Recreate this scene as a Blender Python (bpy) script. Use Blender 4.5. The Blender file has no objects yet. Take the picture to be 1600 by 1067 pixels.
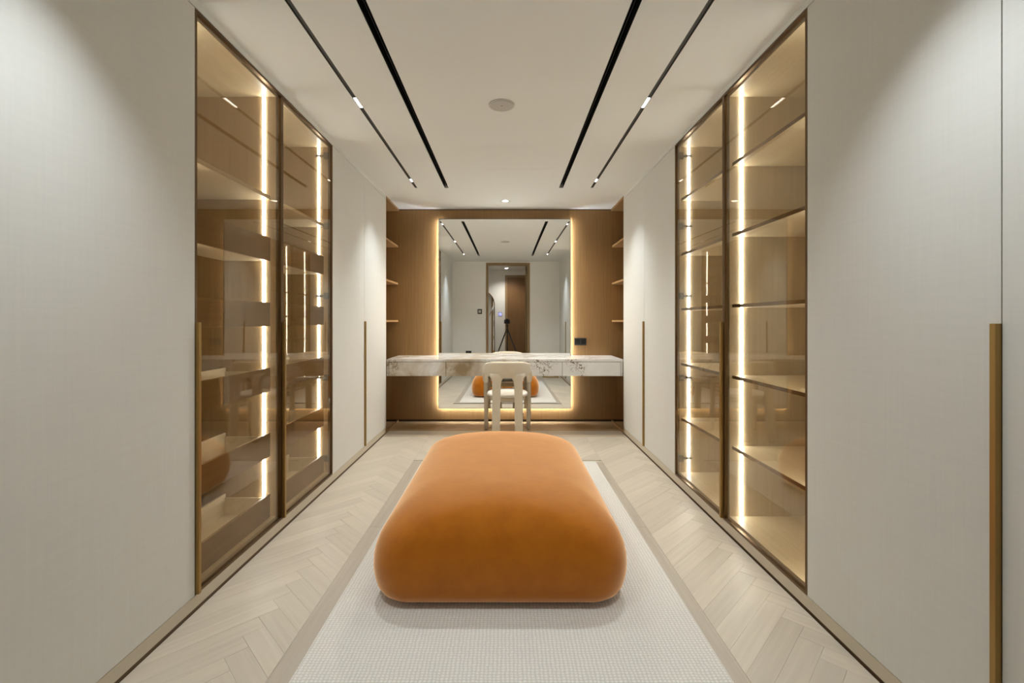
import bpy, bmesh, math, random
from mathutils import Vector, Matrix
random.seed(7)
sc = bpy.context.scene
COL = sc.collection

# ---------------------------------------------------------------- camera, world, lights, exposure
CAM_Z = 1.251
cam_d = bpy.data.cameras.new('camera'); cam = bpy.data.objects.new('camera', cam_d); COL.objects.link(cam)
cam.location = (0, 0, CAM_Z); cam.rotation_euler = (math.pi/2, 0, 0)
cam_d.sensor_width = 36.0; cam_d.lens = 711/1600*36; cam_d.clip_start = 0.01
cam_d.shift_x = 7.6/1600; cam_d.shift_y = -32.8/1600
sc.camera = cam
w = bpy.data.worlds.new('world'); sc.world = w; w.use_nodes = True
w.node_tree.nodes['Background'].inputs[0].default_value = (0.9, 0.92, 1, 1)
w.node_tree.nodes['Background'].inputs[1].default_value = 0.15
vs = sc.view_settings
sc.display_settings.display_device = 'sRGB'
vs.view_transform = 'Standard'; vs.look = 'None'; vs.gamma = 1; vs.use_curve_mapping = False
vs.exposure = 0.95
sc.cycles.max_bounces = 14; sc.cycles.diffuse_bounces = 8; sc.cycles.glossy_bounces = 6
sc.cycles.transparent_max_bounces = 16
sc.cycles.sample_clamp_indirect = 6.0
SPOT_W = 34.0          # each wall-wash module of the tracks
LED_E = 30.0           # cabinet light strips
LED_COL = (0.82, 0.915, 1.0)
MIRROR_E = 42.0         # strips behind the mirror
DOWN_W = 72.0
HALL_W = 45.0

# room numbers (metres; y runs away from the camera)
WL, WR = -1.342, 1.29
CEIL = 2.63
D, B = 5.05, 5.63
YE = -0.05            # end wall with the doorway
J = [0.42, 1.187, 1.957, 2.715, 3.50, 4.275, 5.045]

# ---------------------------------------------------------------- materials
def nt(name):
    m = bpy.data.materials.new(name); m.use_nodes = True
    n = m.node_tree.nodes; return m, n, m.node_tree.links, n['Principled BSDF']
def plain(name, col, rough=0.5, metal=0.0, spec=0.5):
    m, n, l, p = nt(name)
    p.inputs['Base Color'].default_value = (*col, 1); p.inputs['Roughness'].default_value = rough
    p.inputs['Metallic'].default_value = metal; p.inputs['Specular IOR Level'].default_value = spec
    return m
def emit(name, col, e):
    m, n, l, p = nt(name)
    p.inputs['Base Color'].default_value = (0.8, 0.8, 0.8, 1)
    p.inputs['Emission Color'].default_value = (*col, 1); p.inputs['Emission Strength'].default_value = e
    return m
def coords(n, l, scale, kind='Object', rnd=False):
    tc = n.new('ShaderNodeTexCoord'); mp = n.new('ShaderNodeMapping'); mp.inputs['Scale'].default_value = scale
    l.new(tc.outputs[kind], mp.inputs['Vector'])
    if rnd:
        oi = n.new('ShaderNodeObjectInfo'); mu = n.new('ShaderNodeMath'); mu.operation = 'MULTIPLY'; mu.inputs[1].default_value = 37.0
        l.new(oi.outputs['Random'], mu.inputs[0]); cx = n.new('ShaderNodeCombineXYZ')
        l.new(mu.outputs[0], cx.inputs[0]); l.new(mu.outputs[0], cx.inputs[1]); l.new(cx.outputs[0], mp.inputs['Location'])
    return mp
def ramp(n, l, src, stops):
    r = n.new('ShaderNodeValToRGB'); e = r.color_ramp.elements
    while len(e) < len(stops): e.new(0.5)
    for q, (pos, c) in zip(e, stops): q.position = pos; q.color = (*c, 1)
    l.new(src, r.inputs[0]); return r
def bump(n, l, src, p, strength, dist=0.002):
    b = n.new('ShaderNodeBump'); b.inputs['Strength'].default_value = strength; b.inputs['Distance'].default_value = dist
    l.new(src, b.inputs['Height']); l.new(b.outputs[0], p.inputs['Normal']); return b
def wood(name, c0, c1, scale=(60, 60, 2), rough=0.45, rnd=False, vary=0.0, bs=0.15):
    m, n, l, p = nt(name); mp = coords(n, l, scale, rnd=rnd)
    t = n.new('ShaderNodeTexNoise'); t.inputs['Scale'].default_value = 1.0; t.inputs['Detail'].default_value = 6; t.inputs['Roughness'].default_value = 0.6
    l.new(mp.outputs[0], t.inputs['Vector'])
    r = ramp(n, l, t.outputs['Fac'], [(0.3, c0), (0.7, c1)])
    out = r.outputs[0]
    if vary:
        oi = n.new('ShaderNodeObjectInfo'); mr = n.new('ShaderNodeMapRange')
        mr.inputs['To Min'].default_value = 1 - vary; mr.inputs['To Max'].default_value = 1 + vary
        l.new(oi.outputs['Random'], mr.inputs['Value'])
        hs = n.new('ShaderNodeHueSaturation'); l.new(mr.outputs[0], hs.inputs['Value']); l.new(out, hs.inputs['Color']); out = hs.outputs[0]
    l.new(out, p.inputs['Base Color']); p.inputs['Roughness'].default_value = rough
    bump(n, l, t.outputs['Fac'], p, bs, 0.001)
    return m
def woven_panel(name, c0, c1):          # pale door laminate with a fine cross weave
    m, n, l, p = nt(name)
    a = coords(n, l, (90, 90, 3)); t = n.new('ShaderNodeTexNoise'); t.inputs['Scale'].default_value = 1; t.inputs['Detail'].default_value = 4; l.new(a.outputs[0], t.inputs['Vector'])
    b = coords(n, l, (3, 3, 90)); u = n.new('ShaderNodeTexNoise'); u.inputs['Scale'].default_value = 1; u.inputs['Detail'].default_value = 4; l.new(b.outputs[0], u.inputs['Vector'])
    ad = n.new('ShaderNodeMath'); ad.operation = 'ADD'; l.new(t.outputs['Fac'], ad.inputs[0]); l.new(u.outputs['Fac'], ad.inputs[1])
    hf = n.new('ShaderNodeMath'); hf.operation = 'MULTIPLY'; hf.inputs[1].default_value = 0.5; l.new(ad.outputs[0], hf.inputs[0])
    r = ramp(n, l, hf.outputs[0], [(0.35, c0), (0.65, c1)]); l.new(r.outputs[0], p.inputs['Base Color'])
    p.inputs['Roughness'].default_value = 0.62; bump(n, l, hf.outputs[0], p, 0.1, 0.001); return m
def glass(name, tint):
    m, n, l, p = nt(name); n.remove(p); out = n['Material Output']
    g = n.new('ShaderNodeNewGeometry'); mx = n.new('ShaderNodeMix'); mx.data_type = 'FLOAT'
    mx.inputs[2].default_value = 1.5; mx.inputs[3].default_value = 1/1.5; l.new(g.outputs['Backfacing'], mx.inputs[0])
    f = n.new('ShaderNodeFresnel'); l.new(mx.outputs[0], f.inputs['IOR'])
    t = n.new('ShaderNodeBsdfTransparent'); t.inputs[0].default_value = (*tint, 1)
    s = n.new('ShaderNodeBsdfGlossy'); s.inputs['Roughness'].default_value = 0.0; s.inputs[0].default_value = (0.88, 0.81, 0.71, 1) if tint[2] < 0.9 else (1, 1, 1, 1)
    ms = n.new('ShaderNodeMixShader'); l.new(f.outputs[0], ms.inputs[0]); l.new(t.outputs[0], ms.inputs[1]); l.new(s.outputs[0], ms.inputs[2])
    l.new(ms.outputs[0], out.inputs['Surface']); return m

M = {}
M['paint'] = plain('wall_paint', (0.84, 0.83, 0.80), 0.8, spec=0.3)
M['ceil'] = plain('ceiling_paint', (0.80, 0.815, 0.80), 0.85, spec=0.2)
M['door'] = woven_panel('pale_laminate', (0.705, 0.715, 0.69), (0.735, 0.745, 0.72))
M['grille'] = plain('speaker_grille', (0.50, 0.49, 0.46), 0.8)
M['plinth'] = plain('greige_plinth', (0.60, 0.545, 0.44), 0.5)
M['plinth_gap'] = plain('brown_gap', (0.11, 0.065, 0.03), 0.6)
M['gap'] = plain('dark_gap', (0.05, 0.03, 0.015), 0.7)
M['veneer'] = wood('oak_veneer', (0.24, 0.13, 0.045), (0.31, 0.175, 0.065), (70, 70, 1.6), 0.45)
M['veneer_shelf'] = wood('oak_veneer_shelf', (0.30, 0.165, 0.06), (0.38, 0.22, 0.085), (60, 4, 60), 0.45)
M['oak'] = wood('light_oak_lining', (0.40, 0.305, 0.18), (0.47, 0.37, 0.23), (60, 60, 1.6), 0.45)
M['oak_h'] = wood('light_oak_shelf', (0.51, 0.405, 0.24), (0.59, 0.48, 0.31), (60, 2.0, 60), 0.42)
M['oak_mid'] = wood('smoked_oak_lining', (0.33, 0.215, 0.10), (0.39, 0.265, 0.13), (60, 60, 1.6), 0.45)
M['oak_dark'] = wood('bronze_oak_tray', (0.18, 0.098, 0.026), (0.23, 0.13, 0.038), (60, 2.0, 60), 0.45)
M['plank'] = wood('bleached_oak_plank', (0.52, 0.46, 0.37), (0.59, 0.53, 0.44), (2.0, 45, 45), 0.42, rnd=True, vary=0.075, bs=0.12)
M['border'] = wood('grey_oak_border', (0.405, 0.35, 0.28), (0.475, 0.42, 0.345), (45, 2.0, 45), 0.4, bs=0.12)
M['border_x'] = wood('grey_oak_threshold', (0.42, 0.345, 0.25), (0.50, 0.425, 0.33), (2.0, 45, 45), 0.4, bs=0.12)
M['niche_floor'] = wood('oak_niche_floor', (0.33, 0.21, 0.10), (0.40, 0.27, 0.14), (2.0, 45, 45), 0.4)
M['brass'] = plain('brushed_brass', (0.38, 0.245, 0.09), 0.4, 1.0)
M['bronze'] = plain('dark_bronze', (0.16, 0.10, 0.05), 0.38, 1.0)
M['steel'] = plain('hinge_steel', (0.14, 0.125, 0.11), 0.35, 1.0)
M['black'] = plain('black_matt', (0.006, 0.006, 0.006), 0.6, spec=0.3)
M['track'] = plain('track_grey', (0.035, 0.03, 0.025), 0.5)
M['plastic'] = plain('black_plastic', (0.018, 0.015, 0.013), 0.4)
M['white_plastic'] = plain('white_plastic', (0.6, 0.58, 0.54), 0.5)
M['glass'] = glass('bronze_glass', (0.87, 0.825, 0.75))
M['clear'] = glass('clear_glass', (0.97, 0.98, 0.97))
M['mirror'] = plain('mirror_silver', (0.97, 0.98, 0.97), 0.0, 1.0)
M['led'] = emit('led_strip', LED_COL, LED_E)
M['mled'] = emit('mirror_led', (0.88, 0.94, 1.0), MIRROR_E)
M['cell'] = emit('track_cell', (1, 0.97, 0.92), 5.0)
M['lens'] = emit('downlight_lens', (1, 0.96, 0.9), 16.0)
M['screen'] = emit('blue_screen', (0.15, 0.2, 0.9), 0.9)
M['cream'] = plain('cream_boucle', (0.62, 0.54, 0.42), 0.9, spec=0.2)
def boucle():
    m, n, l, p = nt('cream_upholstery'); mp = coords(n, l, (1, 1, 1))
    t = n.new('ShaderNodeTexNoise'); t.inputs['Scale'].default_value = 220; t.inputs['Detail'].default_value = 3; l.new(mp.outputs[0], t.inputs['Vector'])
    r = ramp(n, l, t.outputs['Fac'], [(0.3, (0.60, 0.525, 0.40)), (0.7, (0.70, 0.62, 0.49))]); l.new(r.outputs[0], p.inputs['Base Color'])
    p.inputs['Roughness'].default_value = 0.9; p.inputs['Sheen Weight'].default_value = 0.3; bump(n, l, t.outputs['Fac'], p, 0.4, 0.003); return m
M['cream'] = boucle()
M['seat'] = plain('white_seat_fabric', (0.74, 0.70, 0.63), 0.85, spec=0.2)
def velvet():
    m, n, l, p = nt('amber_velvet'); mp = coords(n, l, (1, 1, 1))
    t = n.new('ShaderNodeTexNoise'); t.inputs['Scale'].default_value = 9; t.inputs['Detail'].default_value = 7; t.inputs['Roughness'].default_value = 0.65; l.new(mp.outputs[0], t.inputs['Vector'])
    r = ramp(n, l, t.outputs['Fac'], [(0.3, (0.35, 0.098, 0.001)), (0.7, (0.42, 0.13, 0.002))]); l.new(r.outputs[0], p.inputs['Base Color'])
    p.inputs['Roughness'].default_value = 0.8; p.inputs['Specular IOR Level'].default_value = 0.1
    p.inputs['Sheen Weight'].default_value = 0.0; p.inputs['Sheen Roughness'].default_value = 0.32; p.inputs['Sheen Tint'].default_value = (1.0, 0.82, 0.58, 1)
    t2 = n.new('ShaderNodeTexNoise'); t2.inputs['Scale'].default_value = 160; t2.inputs['Detail'].default_value = 3; l.new(mp.outputs[0], t2.inputs['Vector'])
    b = bump(n, l, t2.outputs['Fac'], p, 0.25, 0.002)
    sh = n.new('ShaderNodeBsdfSheen'); sh.inputs['Color'].default_value = (1.0, 0.88, 0.63, 1); sh.inputs['Roughness'].default_value = 0.45; l.new(b.outputs[0], sh.inputs['Normal'])
    ad = n.new('ShaderNodeAddShader'); l.new(p.outputs[0], ad.inputs[0]); l.new(sh.outputs[0], ad.inputs[1]); l.new(ad.outputs[0], n['Material Output'].inputs['Surface']); return m
M['velvet'] = velvet()
def rugmat():
    m, n, l, p = nt('woven_wool'); mp = coords(n, l, (1, 1, 1))
    sx = n.new('ShaderNodeSeparateXYZ'); l.new(mp.outputs[0], sx.inputs[0])
    nz = n.new('ShaderNodeTexNoise'); nz.inputs['Scale'].default_value = 40; nz.inputs['Detail'].default_value = 3; l.new(mp.outputs[0], nz.inputs['Vector'])
    def s(src, k):
        a = n.new('ShaderNodeMath'); a.operation = 'MULTIPLY'; a.inputs[1].default_value = k; l.new(src, a.inputs[0])
        b = n.new('ShaderNodeMath'); b.operation = 'MULTIPLY_ADD'; b.inputs[1].default_value = 2.6; l.new(nz.outputs['Fac'], b.inputs[0]); l.new(a.outputs[0], b.inputs[2])
        c = n.new('ShaderNodeMath'); c.operation = 'SINE'; l.new(b.outputs[0], c.inputs[0]); q = n.new('ShaderNodeMath'); q.operation = 'ABSOLUTE'; l.new(c.outputs[0], q.inputs[0]); return q.outputs[0]
    mu = n.new('ShaderNodeMath'); mu.operation = 'MULTIPLY'; l.new(s(sx.outputs[0], math.pi/0.0150), mu.inputs[0]); l.new(s(sx.outputs[1], math.pi/0.0125), mu.inputs[1])
    ad = n.new('ShaderNodeMath'); ad.operation = 'MULTIPLY_ADD'; ad.inputs[1].default_value = 0.8; ad.inputs[2].default_value = 0.1; l.new(mu.outputs[0], ad.inputs[0])
    r = ramp(n, l, ad.outputs[0], [(0.1, (0.60, 0.575, 0.525)), (0.75, (0.765, 0.745, 0.705))]); l.new(r.outputs[0], p.inputs['Base Color'])
    p.inputs['Roughness'].default_value = 0.95; p.inputs['Specular IOR Level'].default_value = 0.15
    bump(n, l, ad.outputs[0], p, 0.6, 0.004); return m
M['rug'] = rugmat()
def marble(name, wide):
    m, n, l, p = nt(name); mp = coords(n, l, (1, 1, 1))
    a = n.new('ShaderNodeTexNoise'); a.inputs['Scale'].default_value = 2.6; a.inputs['Detail'].default_value = 9; a.inputs['Roughness'].default_value = 0.58; a.inputs['Distortion'].default_value = 0.35; l.new(mp.outputs[0], a.inputs['Vector'])
    sx = n.new('ShaderNodeSeparateXYZ'); l.new(mp.outputs[0], sx.inputs[0])
    mr = n.new('ShaderNodeMapRange'); mr.inputs['From Min'].default_value = -1.3; mr.inputs['From Max'].default_value = 0.7
    mr.inputs['To Min'].default_value = -0.10 if wide else -0.02; mr.inputs['To Max'].default_value = 0.12; l.new(sx.outputs[0], mr.inputs['Value'])
    ad = n.new('ShaderNodeMath'); ad.operation = 'ADD'; l.new(a.outputs['Fac'], ad.inputs[0]); l.new(mr.outputs[0], ad.inputs[1])
    base = ramp(n, l, ad.outputs[0], [(0.34, (0.30, 0.225, 0.13)), (0.40, (0.47, 0.40, 0.31)), (0.50, (0.60, 0.555, 0.49)), (0.58, (0.74, 0.73, 0.71)), (0.8, (0.80, 0.80, 0.79))])
    c = n.new('ShaderNodeTexNoise'); c.inputs['Scale'].default_value = 3.4; c.inputs['Detail'].default_value = 4; l.new(mp.outputs[0], c.inputs['Vector'])
    b = n.new('ShaderNodeTexNoise'); b.inputs['Scale'].default_value = 38; b.inputs['Detail'].default_value = 4; b.inputs['Distortion'].default_value = 1.5; l.new(mp.outputs[0], b.inputs['Vector'])
    speck = ramp(n, l, b.outputs['Fac'], [(0.54, (0, 0, 0)), (0.60, (1, 1, 1))])
    where = ramp(n, l, c.outputs['Fac'], [(0.55, (0, 0, 0)), (0.64, (1, 1, 1))])
    mu = n.new('ShaderNodeMath'); mu.operation = 'MULTIPLY'; l.new(speck.outputs[0], mu.inputs[0]); l.new(where.outputs[0], mu.inputs[1])
    mx = n.new('ShaderNodeMix'); mx.data_type = 'RGBA'; mx.inputs[7].default_value = (0.20, 0.15, 0.09, 1)
    l.new(mu.outputs[0], mx.inputs[0]); l.new(base.outputs[0], mx.inputs[6]); l.new(mx.outputs[2], p.inputs['Base Color'])
    p.inputs['Roughness'].default_value = 0.22; return m
M['marble'] = marble('veined_stone', True)
M['marble_top'] = marble('veined_stone_top', False)
M['card'] = plain('kraft_card', (0.42, 0.29, 0.12), 0.8)
M['label'] = plain('paper_label', (0.75, 0.73, 0.68), 0.8)
M['walnut'] = wood('brown_door_veneer', (0.17, 0.085, 0.03), (0.23, 0.12, 0.045), (60, 60, 1.5), 0.45)
M['frame_wood'] = wood('bronze_oak_frame', (0.26, 0.17, 0.075), (0.33, 0.22, 0.10), (60, 60, 1.5), 0.4)

# ---------------------------------------------------------------- builders
ORG = {}
def box(bm, x0, x1, y0, y1, z0, z1):
    v = [bm.verts.new((x, y, z)) for z in (z0, z1) for y in (y0, y1) for x in (x0, x1)]
    for f in ((0, 2, 3, 1), (4, 5, 7, 6), (0, 1, 5, 4), (2, 6, 7, 3), (0, 4, 6, 2), (1, 3, 7, 5)): bm.faces.new([v[i] for i in f])
def obj(name, bm, mat, parent=None, bevel=0.0, smooth=False, kind=None, label=None, cat=None, group=None, seg=2):
    bmesh.ops.recalc_face_normals(bm, faces=bm.faces)
    org = ORG.get(parent.name, Vector()) if parent else Vector()
    if parent: bmesh.ops.translate(bm, verts=bm.verts, vec=-org)
    me = bpy.data.meshes.new(name); bm.to_mesh(me); bm.free()
    mats = mat if isinstance(mat, (list, tuple)) else [mat]
    for q in mats: me.materials.append(M[q])
    if smooth:
        for f in me.polygons: f.use_smooth = True
    o = bpy.data.objects.new(name, me); COL.objects.link(o)
    if parent: o.parent = parent
    ORG[o.name] = org
    if bevel:
        md = o.modifiers.new('bevel', 'BEVEL'); md.width = bevel; md.segments = seg; md.limit_method = 'ANGLE'
    tag(o, label, cat, group, kind); return o
def bx(name, b, mat, parent=None, bevel=0.0, **k):
    bm = bmesh.new(); box(bm, *b); return obj(name, bm, mat, parent, bevel, **k)
def bxs(name, bs, mat, parent=None, bevel=0.0, **k):
    bm = bmesh.new()
    for b in bs: box(bm, *b)
    return obj(name, bm, mat, parent, bevel, **k)
def tag(o, label=None, cat=None, group=None, kind=None):
    if label: o['label'] = label
    if cat: o['category'] = cat
    if group: o['group'] = group
    if kind: o['kind'] = kind
def thing(name, label, cat, loc, group=None):
    o = bpy.data.objects.new(name, None); COL.objects.link(o); o.location = loc; o.empty_display_size = 0.1
    ORG[o.name] = Vector(loc); tag(o, label, cat, group); return o
def holed(bm, r, holes, t0, t1, mk):
    """slab over rectangle r=(a0,a1,b0,b1) without the holes; mk(a0,a1,b0,b1) gives the box"""
    A = sorted({r[0], r[1], *[h[0] for h in holes], *[h[1] for h in holes]}); Bq = sorted({r[2], r[3], *[h[2] for h in holes], *[h[3] for h in holes]})
    for a0, a1 in zip(A, A[1:]):
        for b0, b1 in zip(Bq, Bq[1:]):
            ca, cb = (a0+a1)/2, (b0+b1)/2
            if any(h[0] < ca < h[1] and h[2] < cb < h[3] for h in holes): continue
            box(bm, *mk(a0, a1, b0, b1))
def cyl(bm, c, r, z0, z1, n=32, r2=None):
    r2 = r if r2 is None else r2
    a = [bm.verts.new((c[0]+r*math.cos(2*math.pi*i/n), c[1]+r*math.sin(2*math.pi*i/n), z0)) for i in range(n)]
    b = [bm.verts.new((c[0]+r2*math.cos(2*math.pi*i/n), c[1]+r2*math.sin(2*math.pi*i/n), z1)) for i in range(n)]
    for i in range(n): bm.faces.new((a[i], a[(i+1) % n], b[(i+1) % n], b[i]))
    bm.faces.new(a[::-1]); bm.faces.new(b)
def tube(bm, pts, rad, n=12):
    pts = [Vector(p) for p in pts]; R = rad if isinstance(rad, (list, tuple)) else [rad]*len(pts); rings = []
    ref = None
    for i, p in enumerate(pts):
        t = (pts[min(i+1, len(pts)-1)] - pts[max(i-1, 0)]).normalized()
        if ref is None:
            ref = Vector((0, 1, 0)) if abs(t.y) < 0.9 else Vector((1, 0, 0))
        x = (ref - t*ref.dot(t)).normalized(); ref = x; y = t.cross(x)
        rings.append([bm.verts.new(p + (x*math.cos(2*math.pi*k/n) + y*math.sin(2*math.pi*k/n))*R[i]) for k in range(n)])
    for a, b in zip(rings, rings[1:]):
        for k in range(n): bm.faces.new((a[k], a[(k+1) % n], b[(k+1) % n], b[k]))
    bm.faces.new(rings[0][::-1]); bm.faces.new(rings[-1])
def ellipsoid(bm, c, r, nu=28, nv=14, p=1.0):
    rings = []
    for j in range(1, nv):
        th = math.pi*j/nv; cz = math.cos(th); sz = math.sin(th)
        f = lambda q: math.copysign(abs(q)**p, q)
        rings.append([bm.verts.new((c[0]+r[0]*f(sz)*f(math.cos(2*math.pi*i/nu)), c[1]+r[1]*f(sz)*f(math.sin(2*math.pi*i/nu)), c[2]+r[2]*f(cz))) for i in range(nu)])
    t = bm.verts.new((c[0], c[1], c[2]+r[2])); b = bm.verts.new((c[0], c[1], c[2]-r[2]))
    for a, d in zip(rings, rings[1:]):
        for i in range(nu): bm.faces.new((a[i], a[(i+1) % nu], d[(i+1) % nu], d[i]))
    for i in range(nu): bm.faces.new((t, rings[0][(i+1) % nu], rings[0][i])); bm.faces.new((b, rings[-1][i], rings[-1][(i+1) % nu]))

# ---------------------------------------------------------------- room shell
INX, INX2 = -0.629, 0.560        # slot diffusers
OTX, OTX2 = -0.946, 0.880        # light tracks
S0, S1 = 0.97, 4.735
holes = [(x-0.021, x+0.021, S0, S1) for x in (INX, INX2)] + [(x-0.013, x+0.013, S0, S1) for x in (OTX, OTX2)]
holes.append((-0.065, 0.025, 5.195, 5.285))
bm = bmesh.new()
holed(bm, (-2.0, 1.95, YE-0.15, B+0.2), holes, 0, 0, lambda a0, a1, b0, b1: (a0, a1, b0, b1, CEIL, CEIL+0.12))
obj('ceiling', bm, 'ceil', kind='structure')
fl = bx('floor', (-2.0, 1.95, -3.0, B+0.2, -0.10, -0.012), 'gap', kind='structure')
bx('wall_left', (-2.08, -2.0, YE-0.15, B+0.2, -0.1, CEIL+0.1), 'paint', kind='structure')
bx('wall_right', (1.95, 2.03, YE-0.15, B+0.2, -0.1, CEIL+0.1), 'paint', kind='structure')
wb = bx('wall_back', (-2.0, 1.95, B, B+0.12, 0.028, CEIL-0.012), 'veneer', kind='structure')
bx('trim_7', (-2.0, 1.95, B+0.012, B+0.1, CEIL-0.012, CEIL), 'gap', kind='structure')
bx('baseboard_back', (-2.0, 1.95, B+0.012, B+0.1, -0.012, 0.028), 'gap', kind='structure')
# end wall with the doorway behind the camera
DX0, DX1, DZ = -0.465, 0.505, 2.545
bm = bmesh.new()
holed(bm, (-2.0, 1.95, -0.012, CEIL), [(DX0-0.055, DX1+0.055, -0.012, DZ+0.055)], 0, 0, lambda a0, a1, b0, b1: (a0, a1, YE-0.15, YE, b0, b1))
obj('wall_front', bm, 'paint', kind='structure')
for sgn, nm, x in ((-1, 'left', WL), (1, 'right', WR)):
    i0, i1 = sorted((x, x+sgn*0.03))
    bx('baseboard_'+nm, (i0, i1, YE, D-0.02, 0.014, 0.066), 'plinth', kind='structure')
    bx('trim_%d' % (1 if sgn < 0 else 2), (i0+0.004*sgn if sgn > 0 else i0-0.004, i1, YE, D-0.02, -0.012, 0.014), 'plinth_gap', kind='structure')
    bx('trim_%d' % (3 if sgn < 0 else 4), (i0, i1+0.02*sgn if sgn > 0 else i1, YE, D, 2.600, CEIL), 'ceil', kind='structure')
    e0, e1 = sorted((x+0.004*-sgn, x+sgn*0.03))
    bx('trim_%d' % (5 if sgn < 0 else 6), (e0, e1, D-0.02, D-0.004, 0.0, 0.085), 'veneer', kind='structure')

# ---- herringbone floor, every board its own part
LB, WB = 0.78, 0.083
OX, OY = -1.542, 0.02
def clip(poly, r):
    for ax, lim, s in ((0, r[0], 1), (0, r[1], -1), (1, r[2], 1), (1, r[3], -1)):
        out = []
        for i in range(len(poly)):
            a, b = poly[i], poly[(i+1) % len(poly)]; da, db = s*(a[ax]-lim), s*(b[ax]-lim)
            if da >= 0: out.append(a)
            if da*db < 0:
                t = da/(da-db); out.append((a[0]+t*(b[0]-a[0]), a[1]+t*(b[1]-a[1])))
        poly = out
        if len(poly) < 3: return []
    return poly
def area(p): return abs(sum(p[i][0]*p[(i+1) % len(p)][1]-p[(i+1) % len(p)][0]*p[i][1] for i in range(len(p))))/2
c45 = math.sqrt(0.5)
fields = [(WL+0.002, -0.836, 0.25, 4.895), (0.843, WR-0.002, 0.25, 4.895), (-0.835, 0.842, 4.018, 4.055), (-0.835, 0.842, 4.0835, 4.895)]
nplank = 0
def plank(poly, ang):
    global nplank
    cx = sum(p[0] for p in poly)/len(poly); cy = sum(p[1] for p in poly)/len(poly)
    R = Matrix.Rotation(-ang, 2); z1 = random.uniform(-0.0004, 0.0)
    bm = bmesh.new(); pts = [R @ Vector((p[0]-cx, p[1]-cy)) for p in poly]
    cen = Vector((0, 0))
    top = [bm.verts.new((p.x*(1-0.0007/max(p.length, .01)), p.y*(1-0.0007/max(p.length, .01)), z1)) for p in pts]
    mid = [bm.verts.new((p.x, p.y, z1-0.0007)) for p in pts]; bot = [bm.verts.new((p.x, p.y, -0.0121)) for p in pts]
    k = len(pts); bm.faces.new(top); bm.faces.new(bot[::-1])
    for a, b in ((top, mid), (mid, bot)):
        for i in range(k): bm.faces.new((a[i], b[i], b[(i+1) % k], a[(i+1) % k]))
    bmesh.ops.recalc_face_normals(bm, faces=bm.faces)
    me = bpy.data.meshes.new('plank'); bm.to_mesh(me); bm.free(); me.materials.append(M['plank'])
    o = bpy.data.objects.new('plank', me); COL.objects.link(o); o.parent = fl
    o.location = (cx, cy, 0); o.rotation_euler = (0, 0, ang); nplank += 1
g = 0.0002
for i in range(-8, 70):
    for j in range(0, 4):
        for (u0, u1, v0, v1, ang) in ((g, LB-g, g, WB-g, math.pi/4), (LB+g, LB+WB-g, WB-LB+g, WB-g, 3*math.pi/4)):
            du = i*WB+j*LB; dv = i*WB-j*LB
            q = [((u+du-v-dv)*c45+OX, (u+du+v+dv)*c45+OY) for u, v in ((u0+0, v0), (u1, v0), (u1, v1), (u0, v1))]
            for f in fields:
                p = clip(q, f)
                if p and area(p) > 6e-4: plank(p, ang)
for x0, x1 in ((-0.835, -0.60), (0.60, 0.842)):
    for k in range(3):
        bx('border_plank', (x0, x1, 0.25+k*1.255+0.001, 0.25+(k+1)*1.255-0.001, -0.012, -0.0003), 'border', fl)
bx('border_plank', (-0.60+0.001, 0.60-0.001, 3.80, 4.015, -0.012, -0.0003), 'border', fl)
for a, b in ((WL+.002, -0.45), (-0.449, 0.45), (0.451, WR-.002)):
    bx('threshold_plank', (a, b, 4.897, 5.165, -0.012, 0.0), 'border_x', fl)
bxs('metal_strip', [(WL, WR, 5.1655, 5.1745, -0.012, 0.0005)], 'bronze', fl)
for a, b in ((-1.99, -0.6), (-0.599, 0.62), (0.621, 1.94)):
    bx('niche_plank', (a, b, 5.175, B+0.01, -0.012, 0.0), 'niche_floor', fl)
bx('inlay_strip', (-0.835, 0.842, 4.0555, 4.0795, -0.012, 0.0065), 'plank', fl)
bx('dark_inlay', (-0.835, 0.842, 4.0796, 4.0832, -0.012, 0.0062), 'black', fl)
for k in range(10):
    bx('hall_plank', (-2.0+k*0.395+.001, -2.0+(k+1)*0.395-.001, -3.0, 0.245, -0.012, 0.0), 'plank', fl)

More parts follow.
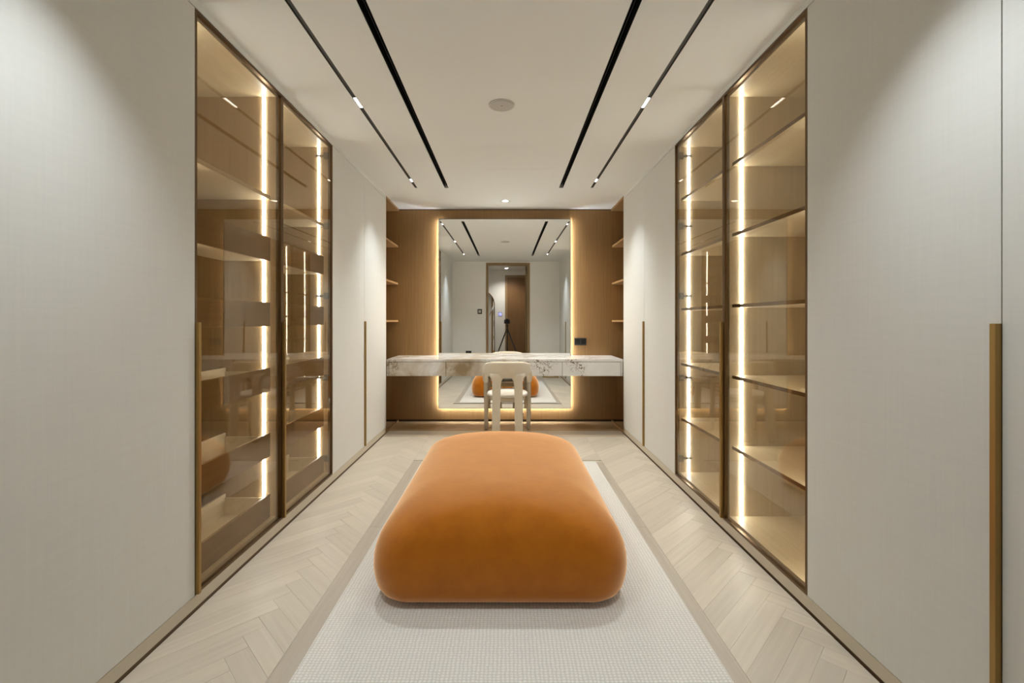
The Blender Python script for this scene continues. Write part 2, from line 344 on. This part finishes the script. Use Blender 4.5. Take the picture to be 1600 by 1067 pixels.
# ---------------------------------------------------------------- ceiling fittings
def slot(x, label):
    t = thing('slot_diffuser', label, 'air vent', (x, (S0+S1)/2, CEIL), 'black air slots in the ceiling')
    bxs('channel', [(x-0.0205, x-0.0185, S0+.001, S1-.001, CEIL-0.0005, CEIL+0.10), (x+0.0185, x+0.0205, S0+.001, S1-.001, CEIL-0.0005, CEIL+0.10),
                    (x-0.0205, x+0.0205, S0+.001, S1-.001, CEIL+0.09, CEIL+0.10)], 'black', t)
    bx('blade', (x-0.002, x+0.002, S0+.002, S1-.002, CEIL+0.02, CEIL+0.06), 'black', t)
slot(INX, 'wide black linear air slot in the ceiling, left of the round ceiling disc')
slot(INX2, 'wide black linear air slot in the ceiling, right of the round ceiling disc')
MODY = (1.2, 2.895, 4.50)
def track(x, side, sgn):
    t = thing('light_track', 'narrow dark ceiling light track along the %s, beside the %s glass cabinets' % ('left edge' if sgn < 0 else 'right edge', side), 'track light', (x, (S0+S1)/2, CEIL), 'recessed light tracks')
    bxs('channel', [(x-0.0125, x-0.0105, S0+.001, S1-.001, CEIL-0.0005, CEIL+0.05), (x+0.0105, x+0.0125, S0+.001, S1-.001, CEIL-0.0005, CEIL+0.05),
                    (x-0.0125, x+0.0125, S0+.001, S1-.001, CEIL+0.045, CEIL+0.05)], 'track', t)
    ys = [S0+.001] + [q for m, h in zip(MODY, (0.065, 0.065, 0.04)) for q in (m-h, m+h)] + [S1-.001]
    bxs('cover_strip', [(x-0.0104, x+0.0104, a, b, CEIL+0.006, CEIL+0.010) for a, b in zip(ys[::2], ys[1::2])], 'track', t)
    for m, h, nc in zip(MODY, (0.065, 0.065, 0.04), (5, 5, 3)):
        hs = bx('light_module', (x-0.0103, x+0.0103, m-h+.001, m+h-.001, CEIL+0.012, CEIL+0.04), 'black', t)
        st = 2*h/nc
        for k in range(nc):
            yc = m-h+st*(k+.5)
            bx('light_cell', (x-0.0085, x+0.0085, yc-st*.38, yc+st*.38, CEIL+0.004, CEIL+0.0118), 'cell', hs)
        ld = bpy.data.lights.new('track_spot', 'SPOT'); lo = bpy.data.objects.new('track_spot', ld); COL.objects.link(lo)
        ld.energy = SPOT_W*(0.8 if nc == 3 else 1); ld.spot_size = math.radians(92); ld.spot_blend = 1.0; ld.shadow_soft_size = 0.008
        ld.color = (0.90, 0.965, 1.0)
        lo.location = (x, m, CEIL-0.012); lo.rotation_euler = (0, 0, 0)
track(OTX, 'left', -1); track(OTX2, 'right', 1)
bx('trim_8', (-0.20, 0.41, 4.15, 4.68, CEIL-0.0012, CEIL+0.01), 'ceil', None, 0.001, kind='structure')
t = thing('ceiling_speaker', 'round pale flush disc in the middle of the ceiling', 'speaker', (-0.035, 2.911, CEIL))
bm = bmesh.new(); cyl(bm, (-0.035, 2.911), 0.083, CEIL-0.006, CEIL+0.002, 40, 0.083); obj('rim', bm, 'white_plastic', t, 0.002)
bm = bmesh.new(); cyl(bm, (-0.035, 2.911), 0.074, CEIL-0.0085, CEIL-0.005, 40); obj('grille', bm, 'grille', t)
bm = bmesh.new(); cyl(bm, (-0.035, 2.905), 0.004, CEIL-0.0095, CEIL-0.008, 12); obj('sensor_dot', bm, 'plastic', t)
t = thing('recessed_downlight', 'small bright round downlight in the ceiling above the mirror', 'downlight', (-0.02, 5.24, CEIL))
bm = bmesh.new()
n = 36; rr = [(0.036, CEIL-0.004), (0.062, CEIL-0.004), (0.062, CEIL+0.004), (0.040, CEIL+0.03)]
rings = [[bm.verts.new((-0.02+r*math.cos(2*math.pi*i/n), 5.24+r*math.sin(2*math.pi*i/n), z)) for i in range(n)] for r, z in (rr[0], rr[1])]
rings.append([bm.verts.new((-0.02+0.034*math.cos(2*math.pi*i/n), 5.24+0.034*math.sin(2*math.pi*i/n), CEIL+0.035)) for i in range(n)])
for i in range(n):
    bm.faces.new((rings[0][i], rings[0][(i+1) % n], rings[1][(i+1) % n], rings[1][i])); bm.faces.new((rings[0][i], rings[2][i], rings[2][(i+1) % n], rings[0][(i+1) % n]))
obj('trim_ring', bm, 'white_plastic', t)
bm = bmesh.new(); cyl(bm, (-0.02, 5.24), 0.033, CEIL+0.012, CEIL+0.022, 32); obj('lens', bm, 'lens', t)
ld = bpy.data.lights.new('downlight_spot', 'SPOT'); lo = bpy.data.objects.new('downlight_spot', ld); COL.objects.link(lo)
ld.energy = DOWN_W; ld.spot_size = math.radians(150); ld.spot_blend = 0.9; ld.shadow_soft_size = 0.03; ld.color = (1, 0.93, 0.82)
lo.location = (-0.02, 5.24, CEIL-0.008)

# ---------------------------------------------------------------- wardrobes and glass cabinets along both walls
DT, DB = 2.596, 0.068           # door top and bottom
def X(side, d):                 # distance d behind the door face of that side
    return (WL-d) if side < 0 else (WR+d)
def sbox(side, d0, d1, y0, y1, z0, z1):
    a, b = sorted((X(side, d0), X(side, d1))); return (a, b, y0, y1, z0, z1)
HZ0, HZ1 = 0.072, 1.243
def handle(side, door, y0, y1, p=0.016, name='handle'):
    return bx(name, sbox(side, -p, 0.002, y0, y1, HZ0, HZ1), 'brass', door, 0.0015)
def solid_door(side, par, y0, y1):
    return bx('door', sbox(side, 0, 0.022, y0+.0015, y1-.0015, DB, DT), 'door', par, 0.001)
def wardrobe(side, y0, y1, ym, label, h0=None, h1=None):
    t = thing('wardrobe', label, 'wardrobe', (X(side, 0.3), (y0+y1)/2, 0.0), 'tall pale wardrobes')
    bx('body', sbox(side, 0.026, 0.56, y0+.001, y1-.001, 0.068, DT), 'oak', t)
    bx('plinth_box', sbox(side, 0.035, 0.54, y0+.01, y1-.01, 0.0, 0.068), 'gap', t)
    a = solid_door(side, t, y0, ym); b = solid_door(side, t, ym, y1)
    if h0: handle(side, a, *h0)
    if h1: handle(side, b, *h1)
    return t
wardrobe(-1, 0.42, J[2], J[1], 'tall off-white wardrobe at the left edge of the photo, before the glass cabinets', None, None)
wardrobe(1, 0.42, J[2], J[1], 'tall off-white wardrobe at the right edge with a long brass bar handle', None, (J[1], J[1]+0.016))
wardrobe(-1, J[4], J[6], J[5], 'tall off-white wardrobe between left glass cabinets and dressing table', None, (J[5], J[5]+0.016))
wardrobe(1, J[4], J[6], J[5], 'tall off-white wardrobe between right glass cabinets and dressing table', None, (J[5], J[5]+0.016))
for s in (-1, 1):
    bx('wall_panel_%s' % ('left' if s < 0 else 'right'), sbox(s, 0, 0.56, YE, 0.418, 0.068, DT), 'door', kind='structure')
SH_R = [0.091+0.418*k for k in range(1, 6)]
TR_L = [1.603-0.384*k for k in range(4)]
def cabinet(side, y0, y1, label, handle_y, hinge_y):
    t = thing('display_cabinet', label, 'cabinet', (X(side, 0.3), (y0+y1)/2, 0.0), 'lit bronze glass display cabinets')
    a, b = y0+.001, y1-.001; w = 0.018; d0, d1 = 0.028, 0.56
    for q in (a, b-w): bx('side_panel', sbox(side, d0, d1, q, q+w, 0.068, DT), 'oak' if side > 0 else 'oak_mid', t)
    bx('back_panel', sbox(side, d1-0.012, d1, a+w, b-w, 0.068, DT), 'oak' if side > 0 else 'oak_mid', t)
    bx('top_panel', sbox(side, d0, d1-0.012, a+w, b-w, DT-0.02, DT), 'oak_h', t)
    bx('bottom_panel', sbox(side, d0, d1-0.012, a+w, b-w, 0.068, 0.091), 'oak_h', t)
    bx('plinth_box', sbox(side, 0.035, 0.54, a+.01, b-.01, 0.0, 0.068), 'gap', t)
    for q in (a+w, b-w-0.006):
        bx('light_strip', sbox(side, 0.092, 0.104, q, q+0.006, 0.0915, DT-0.0205), 'led', t)
    ia, ib = a+w+0.0065, b-w-0.0065
    if side > 0:
        for z in SH_R:
            sh = bx('shelf', sbox(side, 0.043, d1-0.014, ia, ib, z-0.018, z), 'oak_h', t)
            bx('edge_profile', sbox(side, 0.040, 0.0428, ia, ib, z-0.018, z+0.0005), 'bronze', sh)
    else:
        sh = bx('shelf', sbox(side, 0.058, d1-0.014, ia, ib, 1.987-0.022, 1.987), 'oak_h', t)
        for z in TR_L + [0.0912]:
            tr = bxs('pull_out_tray', [sbox(side, 0.0725, 0.333, ia, ib, z, z+0.014), sbox(side, 0.321, 0.333, ia, ib, z+0.014, z+0.137),
                                   sbox(side, 0.0725, 0.321, ia, ia+0.010, z+0.014, z+0.115), sbox(side, 0.0725, 0.321, ib-0.010, ib, z+0.014, z+0.115)], 'oak_h', t)
            bx('tray_front', sbox(side, 0.058, 0.072, ia, ib, z-0.001 if z > .1 else z, z+0.137), 'oak_dark', tr)
    # glazed door: bronze frame, pane, handle, hinges
    f0, f1 = 0.0, 0.020; fw = 0.012
    c, e = y0+.0015, y1-.0015
    dr = bxs('door', [sbox(side, f0, f1, c, c+fw, DB, DT), sbox(side, f0, f1, e-fw, e, DB, DT),
                      sbox(side, f0, f1, c+fw, e-fw, DB, DB+fw), sbox(side, f0, f1, c+fw, e-fw, DT-fw, DT)], 'bronze', t, label='bronze framed glass door')
    bx('glass_pane', sbox(side, 0.007, 0.012, c+fw-.003, e-fw+.003, DB+fw-.003, DT-fw+.003), 'glass', dr)
    for hy in handle_y: handle(side, dr, *hy)
    hb, hd = hinge_y or (0, 0)
    for z in () if not hinge_y else (2.507, 1.971, 1.438, 0.815, 0.20):
        bm = bmesh.new()
        yq = hb
        box(bm, *sbox(side, 0.0205, 0.052, min(yq, yq+hd*0.022), max(yq, yq+hd*0.022), z-0.024, z+0.024))
        box(bm, *sbox(side, 0.052, 0.120, min(yq, yq+hd*0.011), max(yq, yq+hd*0.011), z-0.007, z+0.007))
        obj('hinge', bm, 'steel', dr)
    return t
cabinet(-1, J[2], J[3], 'left wall glass cabinet nearest the camera, stacked with pull-out trays', [(J[2]+.001, J[2]+.017)], None)
cabinet(-1, J[3], J[4], 'left wall glass cabinet with trays, beside the far off-white wardrobe', [(J[3]+.001, J[3]+.019)], (J[4]-0.0195, -1))
cabinet(1, J[2], J[3], 'right wall glass cabinet nearest the camera, with plain lit shelves', [], None)
cabinet(1, J[3], J[4], 'right wall glass cabinet with plain shelves, beside the far off-white wardrobe', [(J[3]+.001, J[3]+.019)], (J[4]-0.0195, -1))

# ---------------------------------------------------------------- niche: open shelves at both ends
for side in (-1, 1):
    nm = 'left' if side < 0 else 'right'
    t = thing('open_shelf_unit', 'open oak shelves recessed at the %s end of the dressing table' % nm, 'shelves', (X(side, 0.3), 5.34, 0.0), 'open oak shelves in the niche')
    bx('side_panel', sbox(side, 0.004, 0.58, D-0.003, D+0.015, 0.0, 2.60), 'veneer', t)
    bx('end_panel', sbox(side, 0.56, 0.58, D+0.015, B-0.001, 0.0, 2.60), 'veneer', t)
    bx('top_panel', sbox(side, -0.004, 0.58, D-0.01, B-0.001, 2.603, CEIL-0.001), 'veneer_shelf', t)
    for z in (1.245, 1.705, 2.165):
        bx('shelf', sbox(side, 0.006, 0.558, D+0.0155, B-0.001, z-0.011, z+0.011), 'veneer_shelf', t)
    bx('skirting', sbox(side, 0.0, 0.012, D+0.016, B-0.001, 0.0, 0.02), 'veneer_shelf', t)

# ---------------------------------------------------------------- mirror with backlight
MX0, MX1, MZ0, MZ1, MY = -0.838, 0.777, 0.174, 2.493, 5.588
t = thing('wall_mirror', 'large rectangular backlit mirror on the oak wall behind the dressing table', 'mirror', ((MX0+MX1)/2, MY, MZ0))
bm = bmesh.new(); NV = 48
zc = CAM_Z; BOW = 1/(2*86.0); TILT = 0.002
def my(z): return MY - BOW*((z-zc)**2) + TILT*(z-zc)
for k in range(NV+1):
    z = MZ0+(MZ1-MZ0)*k/NV
    bm.verts.new((MX0, my(z)+0.004, z)); bm.verts.new((MX1, my(z)+0.004, z))
bm.verts.ensure_lookup_table()
for k in range(NV): bm.faces.new((bm.verts[2*k], bm.verts[2*k+1], bm.verts[2*k+3], bm.verts[2*k+2]))
r = bmesh.ops.extrude_face_region(bm, geom=bm.faces[:])
bmesh.ops.translate(bm, verts=[v for v in r['geom'] if isinstance(v, bmesh.types.BMVert)], vec=(0, -0.004, 0))
mo = obj('mirror_glass', bm, 'mirror', t)
for f in mo.data.polygons: f.use_smooth = True
mo.data.set_sharp_from_angle(angle=0.5)
e = 0.0035
bxs('edge_frame', [(MX0-e, MX0, MY-0.012, MY+0.012, MZ0-e, MZ1+e), (MX1, MX1+e, MY-0.012, MY+0.012, MZ0-e, MZ1+e),
                   (MX0, MX1, MY-0.012, MY+0.012, MZ1, MZ1+e), (MX0, MX1, MY-0.012, MY+0.012, MZ0-e, MZ0)], 'track', t)
q = 0.010
bxs('backing', [(MX0+q+.006, MX1-q-.006, MY+0.012, B-0.0005, MZ0+q+.006, MZ1-q-.006)], 'white_plastic', t)
bxs('light_strip', [(MX0+q, MX0+q+.005, MY+0.013, MY+0.026, MZ0+q, MZ1-q), (MX1-q-.005, MX1-q, MY+0.013, MY+0.026, MZ0+q, MZ1-q),
                    (MX0+q, MX1-q, MY+0.013, MY+0.026, MZ1-q-.022, MZ1-q-.017), (MX0+q, MX1-q, MY+0.013, MY+0.026, MZ0+q, MZ0+q+.005)], 'mled', t)
# socket
t = thing('wall_socket', 'black double socket plate on the oak wall, right of the mirror above the dressing table', 'socket', (0.905, B, 0.985))
bx('plate', (0.83, 0.98, B-0.010, B, 0.945, 1.035), 'plastic', t, 0.003)
for xx in (0.868, 0.942): bx('outlet', (xx-0.028, xx+0.028, B-0.0115, B-0.0098, 0.962, 1.018), 'black', t)

# ---------------------------------------------------------------- dressing table
VT, VB, VF = 0.820, 0.634, 5.056
t = thing('dressing_table', 'wall to wall dressing table in white and brown veined stone under the mirror', 'dressing table', (0, 5.3, VB))
V0, V1 = WL+0.002, WR-0.002
bxs('stone_top', [(V0, V1, VF, MY-0.014, VT-0.026, VT), (V0, MX0-0.006, MY-0.014, B-0.001, VT-0.026, VT), (MX1+0.006, V1, MY-0.014, B-0.001, VT-0.026, VT)], 'marble_top', t)
bxs('carcass', [(V0, V1, VF+0.03, MY-0.014, VB+0.004, VT-0.027), (V0, MX0-0.006, MY-0.014, B-0.001, VB+0.004, VT-0.027), (MX1+0.006, V1, MY-0.014, B-0.001, VB+0.004, VT-0.027)], 'gap', t)
for a, b in ((V0+0.001, V0+0.022), (V1-0.022, V1-0.001)): bx('end_panel', (a, b, VF+0.003, VF+0.0295, VB, VT-0.027), 'marble', t, 0.001)
xs = [V0+0.024, -0.681, 0.614, V1-0.024]
for a, b in zip(xs, xs[1:]): bx('drawer_front', (a+.002, b-.002, VF+0.003, VF+0.0295, VB, VT-0.030), 'marble', t, 0.001)

# ---------------------------------------------------------------- rug and ottoman
bm = bmesh.new(); box(bm, -0.75, 0.779, 1.15, 4.012, -0.0003, 0.011)
obj('rug', bm, 'rug', None, 0.004, label='off-white woven rug on the floor under the orange ottoman', cat='rug')
OC = Vector((-0.031, 2.743)); OA, OB, ORr = 0.573, 0.82, 0.155
t = thing('ottoman', 'large rounded orange velvet ottoman in the middle of the white rug', 'ottoman', (OC.x, OC.y, 0.011))
prof = [(0.029, 0.12), (0.029, 0.062), (0.032, 0.046), (0.045, 0.031), (0.07, 0.017), (0.10, 0.008), (0.14, 0.001), (0.175, 0.0), (0.215, 0.003), (0.25, 0.011), (0.285, 0.025),
        (0.32, 0.046), (0.352, 0.075), (0.382, 0.114), (0.405, 0.16), (0.422, 0.215), (0.434, 0.28), (0.442, 0.355), (0.447, 0.44), (0.448, 0.50)]
def rrect(a, b, r, n=14, m=10):
    pts = []
    cs = [(a-r, b-r, 0), (-(a-r), b-r, 90), (-(a-r), -(b-r), 180), (a-r, -(b-r), 270)]
    for i, (cx, cy, s) in enumerate(cs):
        for k in range(n+1):
            an = math.radians(s+90*k/n); pts.append((cx+r*math.cos(an), cy+r*math.sin(an)))
        nx = cs[(i+1) % 4]; an = math.radians(s+90)
        p0 = pts[-1]; p1 = (nx[0]+r*math.cos(math.radians(nx[2])), nx[1]+r*math.sin(math.radians(nx[2])))
        for k in range(1, m): pts.append((p0[0]+(p1[0]-p0[0])*k/m, p0[1]+(p1[1]-p0[1])*k/m))
    return pts
bm = bmesh.new(); rings = []
for z, d in prof:
    rings.append([bm.verts.new((OC.x+x, OC.y+y, z)) for x, y in rrect(OA-d, OB-d*(0.72 if z > 0.2 else 1), min(ORr+(0.6*d if z > 0.2 else -0.5*d), OA-d-0.006))])
for a, b in zip(rings, rings[1:]):
    for i in range(len(a)): bm.faces.new((a[i], a[(i+1) % len(a)], b[(i+1) % len(b)], b[i]))
bm.faces.new(rings[0][::-1]); bm.faces.new(rings[-1])
obj('upholstery', bm, 'velvet', t, smooth=True)
bm = bmesh.new()
r0 = [bm.verts.new((OC.x+x, OC.y+y, 0.011)) for x, y in rrect(OA-0.15, OB-0.15, 0.2)]; r1 = [bm.verts.new((OC.x+x, OC.y+y, 0.034)) for x, y in rrect(OA-0.15, OB-0.15, 0.2)]
for i in range(len(r0)): bm.faces.new((r0[i], r0[(i+1) % len(r0)], r1[(i+1) % len(r0)], r1[i]))
bm.faces.new(r0[::-1]); bm.faces.new(r1); obj('base', bm, 'plastic', t)

# ---------------------------------------------------------------- chair
CX, CY = 0.003, 4.965
t = thing('dressing_chair', 'cream upholstered curved-back chair with four thick legs at the dressing table', 'chair', (CX, CY, 0))
bm = bmesh.new(); NA = 32
# curved back: a rounded rectangular section swept round the seat, shallower towards its ends
def sect(h0, h1, th, n=16):
    out = []; hh = (h1-h0)/2; zc2 = (h0+h1)/2; p = 0.45
    for k in range(n):
        a = 2*math.pi*k/n; f = lambda q: math.copysign(abs(q)**p, q)
        out.append((f(math.cos(a))*th, zc2+f(math.sin(a))*hh))
    return out
rings = []
for i in range(NA+1):
    u = -1+2*i/NA; an = math.radians(-90+u*82)
    e = abs(u)**4
    h0 = 0.655+0.045*e; h1 = 0.825-0.012*abs(u)**2-0.05*e; th = 0.034-0.006*e
    rings.append([bm.verts.new((CX+(0.232+o)*math.cos(an), CY+(0.255+o)*math.sin(an), z)) for o, z in sect(h0, h1, th)])
for a, b in zip(rings, rings[1:]):
    for k in range(len(a)): bm.faces.new((a[k], a[(k+1) % len(a)], b[(k+1) % len(b)], b[k]))
bm.faces.new(rings[0][::-1]); bm.faces.new(rings[-1])
obj('backrest', bm, 'cream', t, smooth=True)
for s in (-1, 1):
    # rear leg: flat rounded post, flaring into the back rest so that an arch is left between the two
    bm = bmesh.new(); rg = []
    for z, xc, hw, hd, yc in ((0.008, 0.118, 0.040, 0.030, 4.675), (0.20, 0.117, 0.042, 0.032, 4.690), (0.45, 0.115, 0.043, 0.034, 4.705), (0.58, 0.113, 0.045, 0.034, 4.713), (0.625, 0.111, 0.050, 0.034, 4.716), (0.65, 0.106, 0.062, 0.033, 4.718), (0.67, 0.098, 0.085, 0.030, 4.72), (0.70, 0.095, 0.088, 0.026, 4.722)):
        ring = []
        for k in range(20):
            a = 2*math.pi*k/20; f = lambda q: math.copysign(abs(q)**0.55, q)
            ring.append(bm.verts.new((CX+s*xc+f(math.cos(a))*hw, yc+f(math.sin(a))*hd, z)))
        rg.append(ring)
    for a, b in zip(rg, rg[1:]):
        for k in range(20): bm.faces.new((a[k], a[(k+1) % 20], b[(k+1) % 20], b[k]))
    bm.faces.new(rg[0][::-1]); bm.faces.new(rg[-1])
    lg = obj('leg', bm, 'cream', t, smooth=True)
    bm = bmesh.new(); cyl(bm, (CX+s*0.118, 4.675), 0.02, 0.0, 0.009, 16); obj('glide', bm, 'plastic', lg)
    bm = bmesh.new(); tube(bm, [(CX+s*0.243, 5.225, 0.008), (CX+s*0.243, 5.215, 0.20), (CX+s*0.243, 5.205, 0.45), (CX+s*0.243, 5.20, 0.565), (CX+s*0.243, 5.197, 0.592)], [0.023, 0.025, 0.028, 0.028, 0.02], 18)
    lg = obj('leg', bm, 'cream', t, smooth=True)
    bm = bmesh.new(); cyl(bm, (CX+s*0.243, 5.225), 0.016, 0.0, 0.009, 16); obj('glide', bm, 'plastic', lg)
    bm = bmesh.new(); tube(bm, [(CX+s*0.230, 4.915, 0.715), (CX+s*0.237, 4.965, 0.675), (CX+s*0.242, 5.015, 0.615), (CX+s*0.243, 5.08, 0.585), (CX+s*0.243, 5.15, 0.575), (CX+s*0.243, 5.20, 0.568)], [0.029, 0.032, 0.031, 0.029, 0.028, 0.024], 16)
    obj('arm', bm, 'cream', t, smooth=True)
bm = bmesh.new(); ellipsoid(bm, (CX, CY+0.02, 0.458), (0.222, 0.232, 0.036), 36, 16, 0.8); obj('seat', bm, 'seat', t, smooth=True)
bm = bmesh.new(); cyl(bm, (CX, CY+0.02), 0.19, 0.385, 0.43, 36); obj('seat_frame', bm, 'cream', t, 0.008)
for s in (-1, 1):
    bm = bmesh.new(); tube(bm, [(CX+s*0.113, 4.70, 0.408), (CX+s*0.12, 4.82, 0.408)], 0.018, 10); obj('seat_rail', bm, 'cream', t, smooth=True)
    bm = bmesh.new(); tube(bm, [(CX+s*0.243, 5.206, 0.408), (CX+s*0.13, 5.11, 0.408)], 0.018, 10); obj('seat_rail', bm, 'cream', t, smooth=True)

# ---------------------------------------------------------------- doorway and hall behind the camera (seen in the mirror)
y0, y1 = YE-0.15, YE
bxs('door_frame', [(DX0-0.055, DX0, y0-0.01, y1+0.012, 0, DZ+0.055), (DX1, DX1+0.055, y0-0.01, y1+0.012, 0, DZ+0.055), (DX0, DX1, y0-0.01, y1+0.012, DZ, DZ+0.055)], 'frame_wood', kind='structure')
dr = bpy.data.objects.new('door_1', None); COL.objects.link(dr); dr.location = (DX1-0.005, y0-0.03, 0); dr['kind'] = 'structure'
ORG['door_1'] = Vector((0, 0, 0))
dr.rotation_euler = (0, 0, math.radians(-90+9))
lf = bx('door_leaf', (0.0, 0.93, -0.045, 0.0, 0.006, DZ-0.004), 'frame_wood', dr, 0.002)
ORG[lf.name] = Vector()
bm = bmesh.new(); tube(bm, [(0.86, -0.10, 1.06), (0.86, -0.10, 1.30)], 0.011); tube(bm, [(0.86, -0.044, 1.09), (0.86, -0.10, 1.09)], 0.008); tube(bm, [(0.86, -0.044, 1.27), (0.86, -0.10, 1.27)], 0.008)
obj('door_handle', bm, 'bronze', lf)
HB = -2.1
bx('wall_hall', (-2.0, 1.95, HB-0.1, HB, -0.1, 2.75), 'paint', kind='structure')
bx('wall_hall_left', (-2.08, -2.0, HB, YE-0.15, -0.1, 2.75), 'paint', kind='structure')
bx('wall_hall_right', (1.95, 2.03, HB, YE-0.15, -0.1, 2.75), 'paint', kind='structure')
bx('ceiling_hall', (-2.0, 1.95, HB, YE-0.15, CEIL, CEIL+0.12), 'ceil', kind='structure')
d2 = bxs('door_2', [(-0.06, -0.005, HB+.001, HB+0.03, 0, 2.50), (0.90, 0.955, HB+.001, HB+0.03, 0, 2.50), (-0.005, 0.90, HB+.001, HB+0.03, 2.445, 2.50)], 'frame_wood', kind='structure')
bx('door_leaf', (-0.003, 0.898, HB+.002, HB+0.015, 0.005, 2.443), 'walnut', d2)
t = thing('arched_mirror', 'tall arched mirror with a dark rim in the hallway, seen through the doorway reflection', 'mirror', (-0.76, HB+0.05, 0))
AR, AZ = 0.39, 1.70
path = [(-0.76+AR, HB+0.06, 0.02)] + [(-0.76+AR*math.cos(a), HB+0.045, AZ+AR*math.sin(a)) for a in [math.pi*k/24 for k in range(25)]] + [(-0.76-AR, HB+0.06, 0.02)]
bm = bmesh.new(); tube(bm, path, 0.012, 10); tube(bm, [path[0], path[-1]], 0.012, 10); obj('rim', bm, 'bronze', t, smooth=True)
bm = bmesh.new(); vs_ = [bm.verts.new((x, y-0.004, z)) for x, y, z in path]; bm.faces.new(vs_)
r = bmesh.ops.extrude_face_region(bm, geom=bm.faces[:]); bmesh.ops.translate(bm, verts=[v for v in r['geom'] if isinstance(v, bmesh.types.BMVert)], vec=(0, 0.006, 0))
obj('mirror_glass', bm, 'mirror', t)
t = thing('thermostat', 'small blue-lit control panel on the hallway wall, seen in the mirror', 'control panel', (-0.20, HB, 1.45))
bx('housing', (-0.25, -0.15, HB, HB+0.012, 1.40, 1.50), 'plastic', t, 0.003); bx('screen', (-0.24, -0.16, HB+0.0125, HB+0.0135, 1.41, 1.49), 'screen', t)
bx('display', (-0.22, -0.185, HB+0.0136, HB+0.0140, 1.425, 1.47), 'label', t)
t = thing('switch_plate', 'square dark switch plate beside the doorway, seen in the mirror', 'switch', (-0.675, YE, 1.48))
bx('plate', (-0.73, -0.62, YE, YE+0.009, 1.425, 1.535), 'plastic', t, 0.003)
for z in (1.452, 1.484): bx('rocker', (-0.708, -0.642, YE+0.0092, YE+0.012, z, z+0.026), 'white_plastic', t)
t = thing('floor_level_socket', 'dark socket plate low on the wall behind the camera, seen in the mirror', 'socket', (-0.95, YE, 0.54))
bx('plate', (-1.02, -0.88, YE, YE+0.009, 0.485, 0.575), 'plastic', t, 0.003)
for xx in (-0.985, -0.915): bx('outlet', (xx-0.024, xx+0.024, YE+0.0085, YE+0.0105, 0.50, 0.56), 'black', t)
t = thing('hall_downlight', 'round downlight in the hallway ceiling, seen through the mirrored doorway', 'downlight', (-0.02, -1.5, CEIL))
bm = bmesh.new(); cyl(bm, (-0.02, -1.5), 0.06, CEIL-0.004, CEIL+0.0, 28); obj('trim_ring', bm, 'white_plastic', t)
bm = bmesh.new(); cyl(bm, (-0.02, -1.5), 0.042, CEIL-0.006, CEIL-0.0041, 28); obj('lens', bm, 'lens', t)
ld = bpy.data.lights.new('hall_spot', 'SPOT'); lo = bpy.data.objects.new('hall_spot', ld); COL.objects.link(lo)
ld.energy = HALL_W; ld.spot_size = math.radians(140); ld.spot_blend = 0.8; ld.shadow_soft_size = 0.04; ld.color = (1, 0.94, 0.86); lo.location = (-0.02, -1.5, CEIL-0.01)
# box in the corner by the doorway
t = thing('shipping_box', 'flat kraft box with a paper label on the floor, seen in the mirror', 'box', (1.03, 0.20, 0))
bx('carton', (0.86, 1.22, 0.06, 0.36, 0.0005, 0.10), 'card', t, 0.002); bx('paper_label', (0.94, 1.12, 0.360, 0.3606, 0.03, 0.085), 'label', t)
# camera on its tripod
t = thing('tripod_camera', 'black camera on a three-legged tripod in the doorway, seen in the mirror', 'camera', (0.0, -0.15, 0))
bm = bmesh.new(); box(bm, -0.07, 0.07, -0.16, -0.10, CAM_Z-0.05, CAM_Z+0.045); box(bm, -0.03, 0.03, -0.155, -0.105, CAM_Z+0.045, CAM_Z+0.07); box(bm, -0.075, -0.045, -0.11, -0.085, CAM_Z-0.05, CAM_Z+0.03)
obj('camera_body', bm, 'plastic', t, 0.006)
bm = bmesh.new(); tube(bm, [(0, -0.105, CAM_Z), (0, -0.06, CAM_Z), (0, -0.058, CAM_Z), (0, -0.02, CAM_Z)], [0.034, 0.034, 0.038, 0.040], 28); obj('lens', bm, 'black', t)
bm = bmesh.new(); box(bm, -0.03, 0.03, -0.15, -0.10, CAM_Z-0.064, CAM_Z-0.0505); ellipsoid(bm, (0, -0.125, CAM_Z-0.095), (0.028, 0.028, 0.032), 18, 10); tube(bm, [(0, -0.125, CAM_Z-0.12), (0, -0.125, CAM_Z-0.19)], 0.022)
obj('ball_head', bm, 'plastic', t)
bm = bmesh.new(); tube(bm, [(0, -0.125, CAM_Z-0.185), (0, -0.125, 0.62)], 0.014); tube(bm, [(0, -0.125, CAM_Z-0.17), (0, -0.125, CAM_Z-0.25)], 0.032); obj('centre_column', bm, 'plastic', t)
for a in (20, 160, 270):
    dx, dy = math.cos(math.radians(a)), math.sin(math.radians(a))
    if a == 270: f = 0.42
    else: f = 0.44
    P = lambda k: (dx*(0.03+f*k), -0.125+dy*(0.03+f*k)*(0.45 if a != 270 else 1), (CAM_Z-0.22)*(1-k)+0.006*k)
    bm = bmesh.new(); tube(bm, [P(0), P(0.42)], 0.016, 12); tube(bm, [P(0.40), P(0.74)], 0.0125, 12); tube(bm, [P(0.72), P(1)], 0.009, 12); obj('leg', bm, 'plastic', t)
print('planks', nplank)
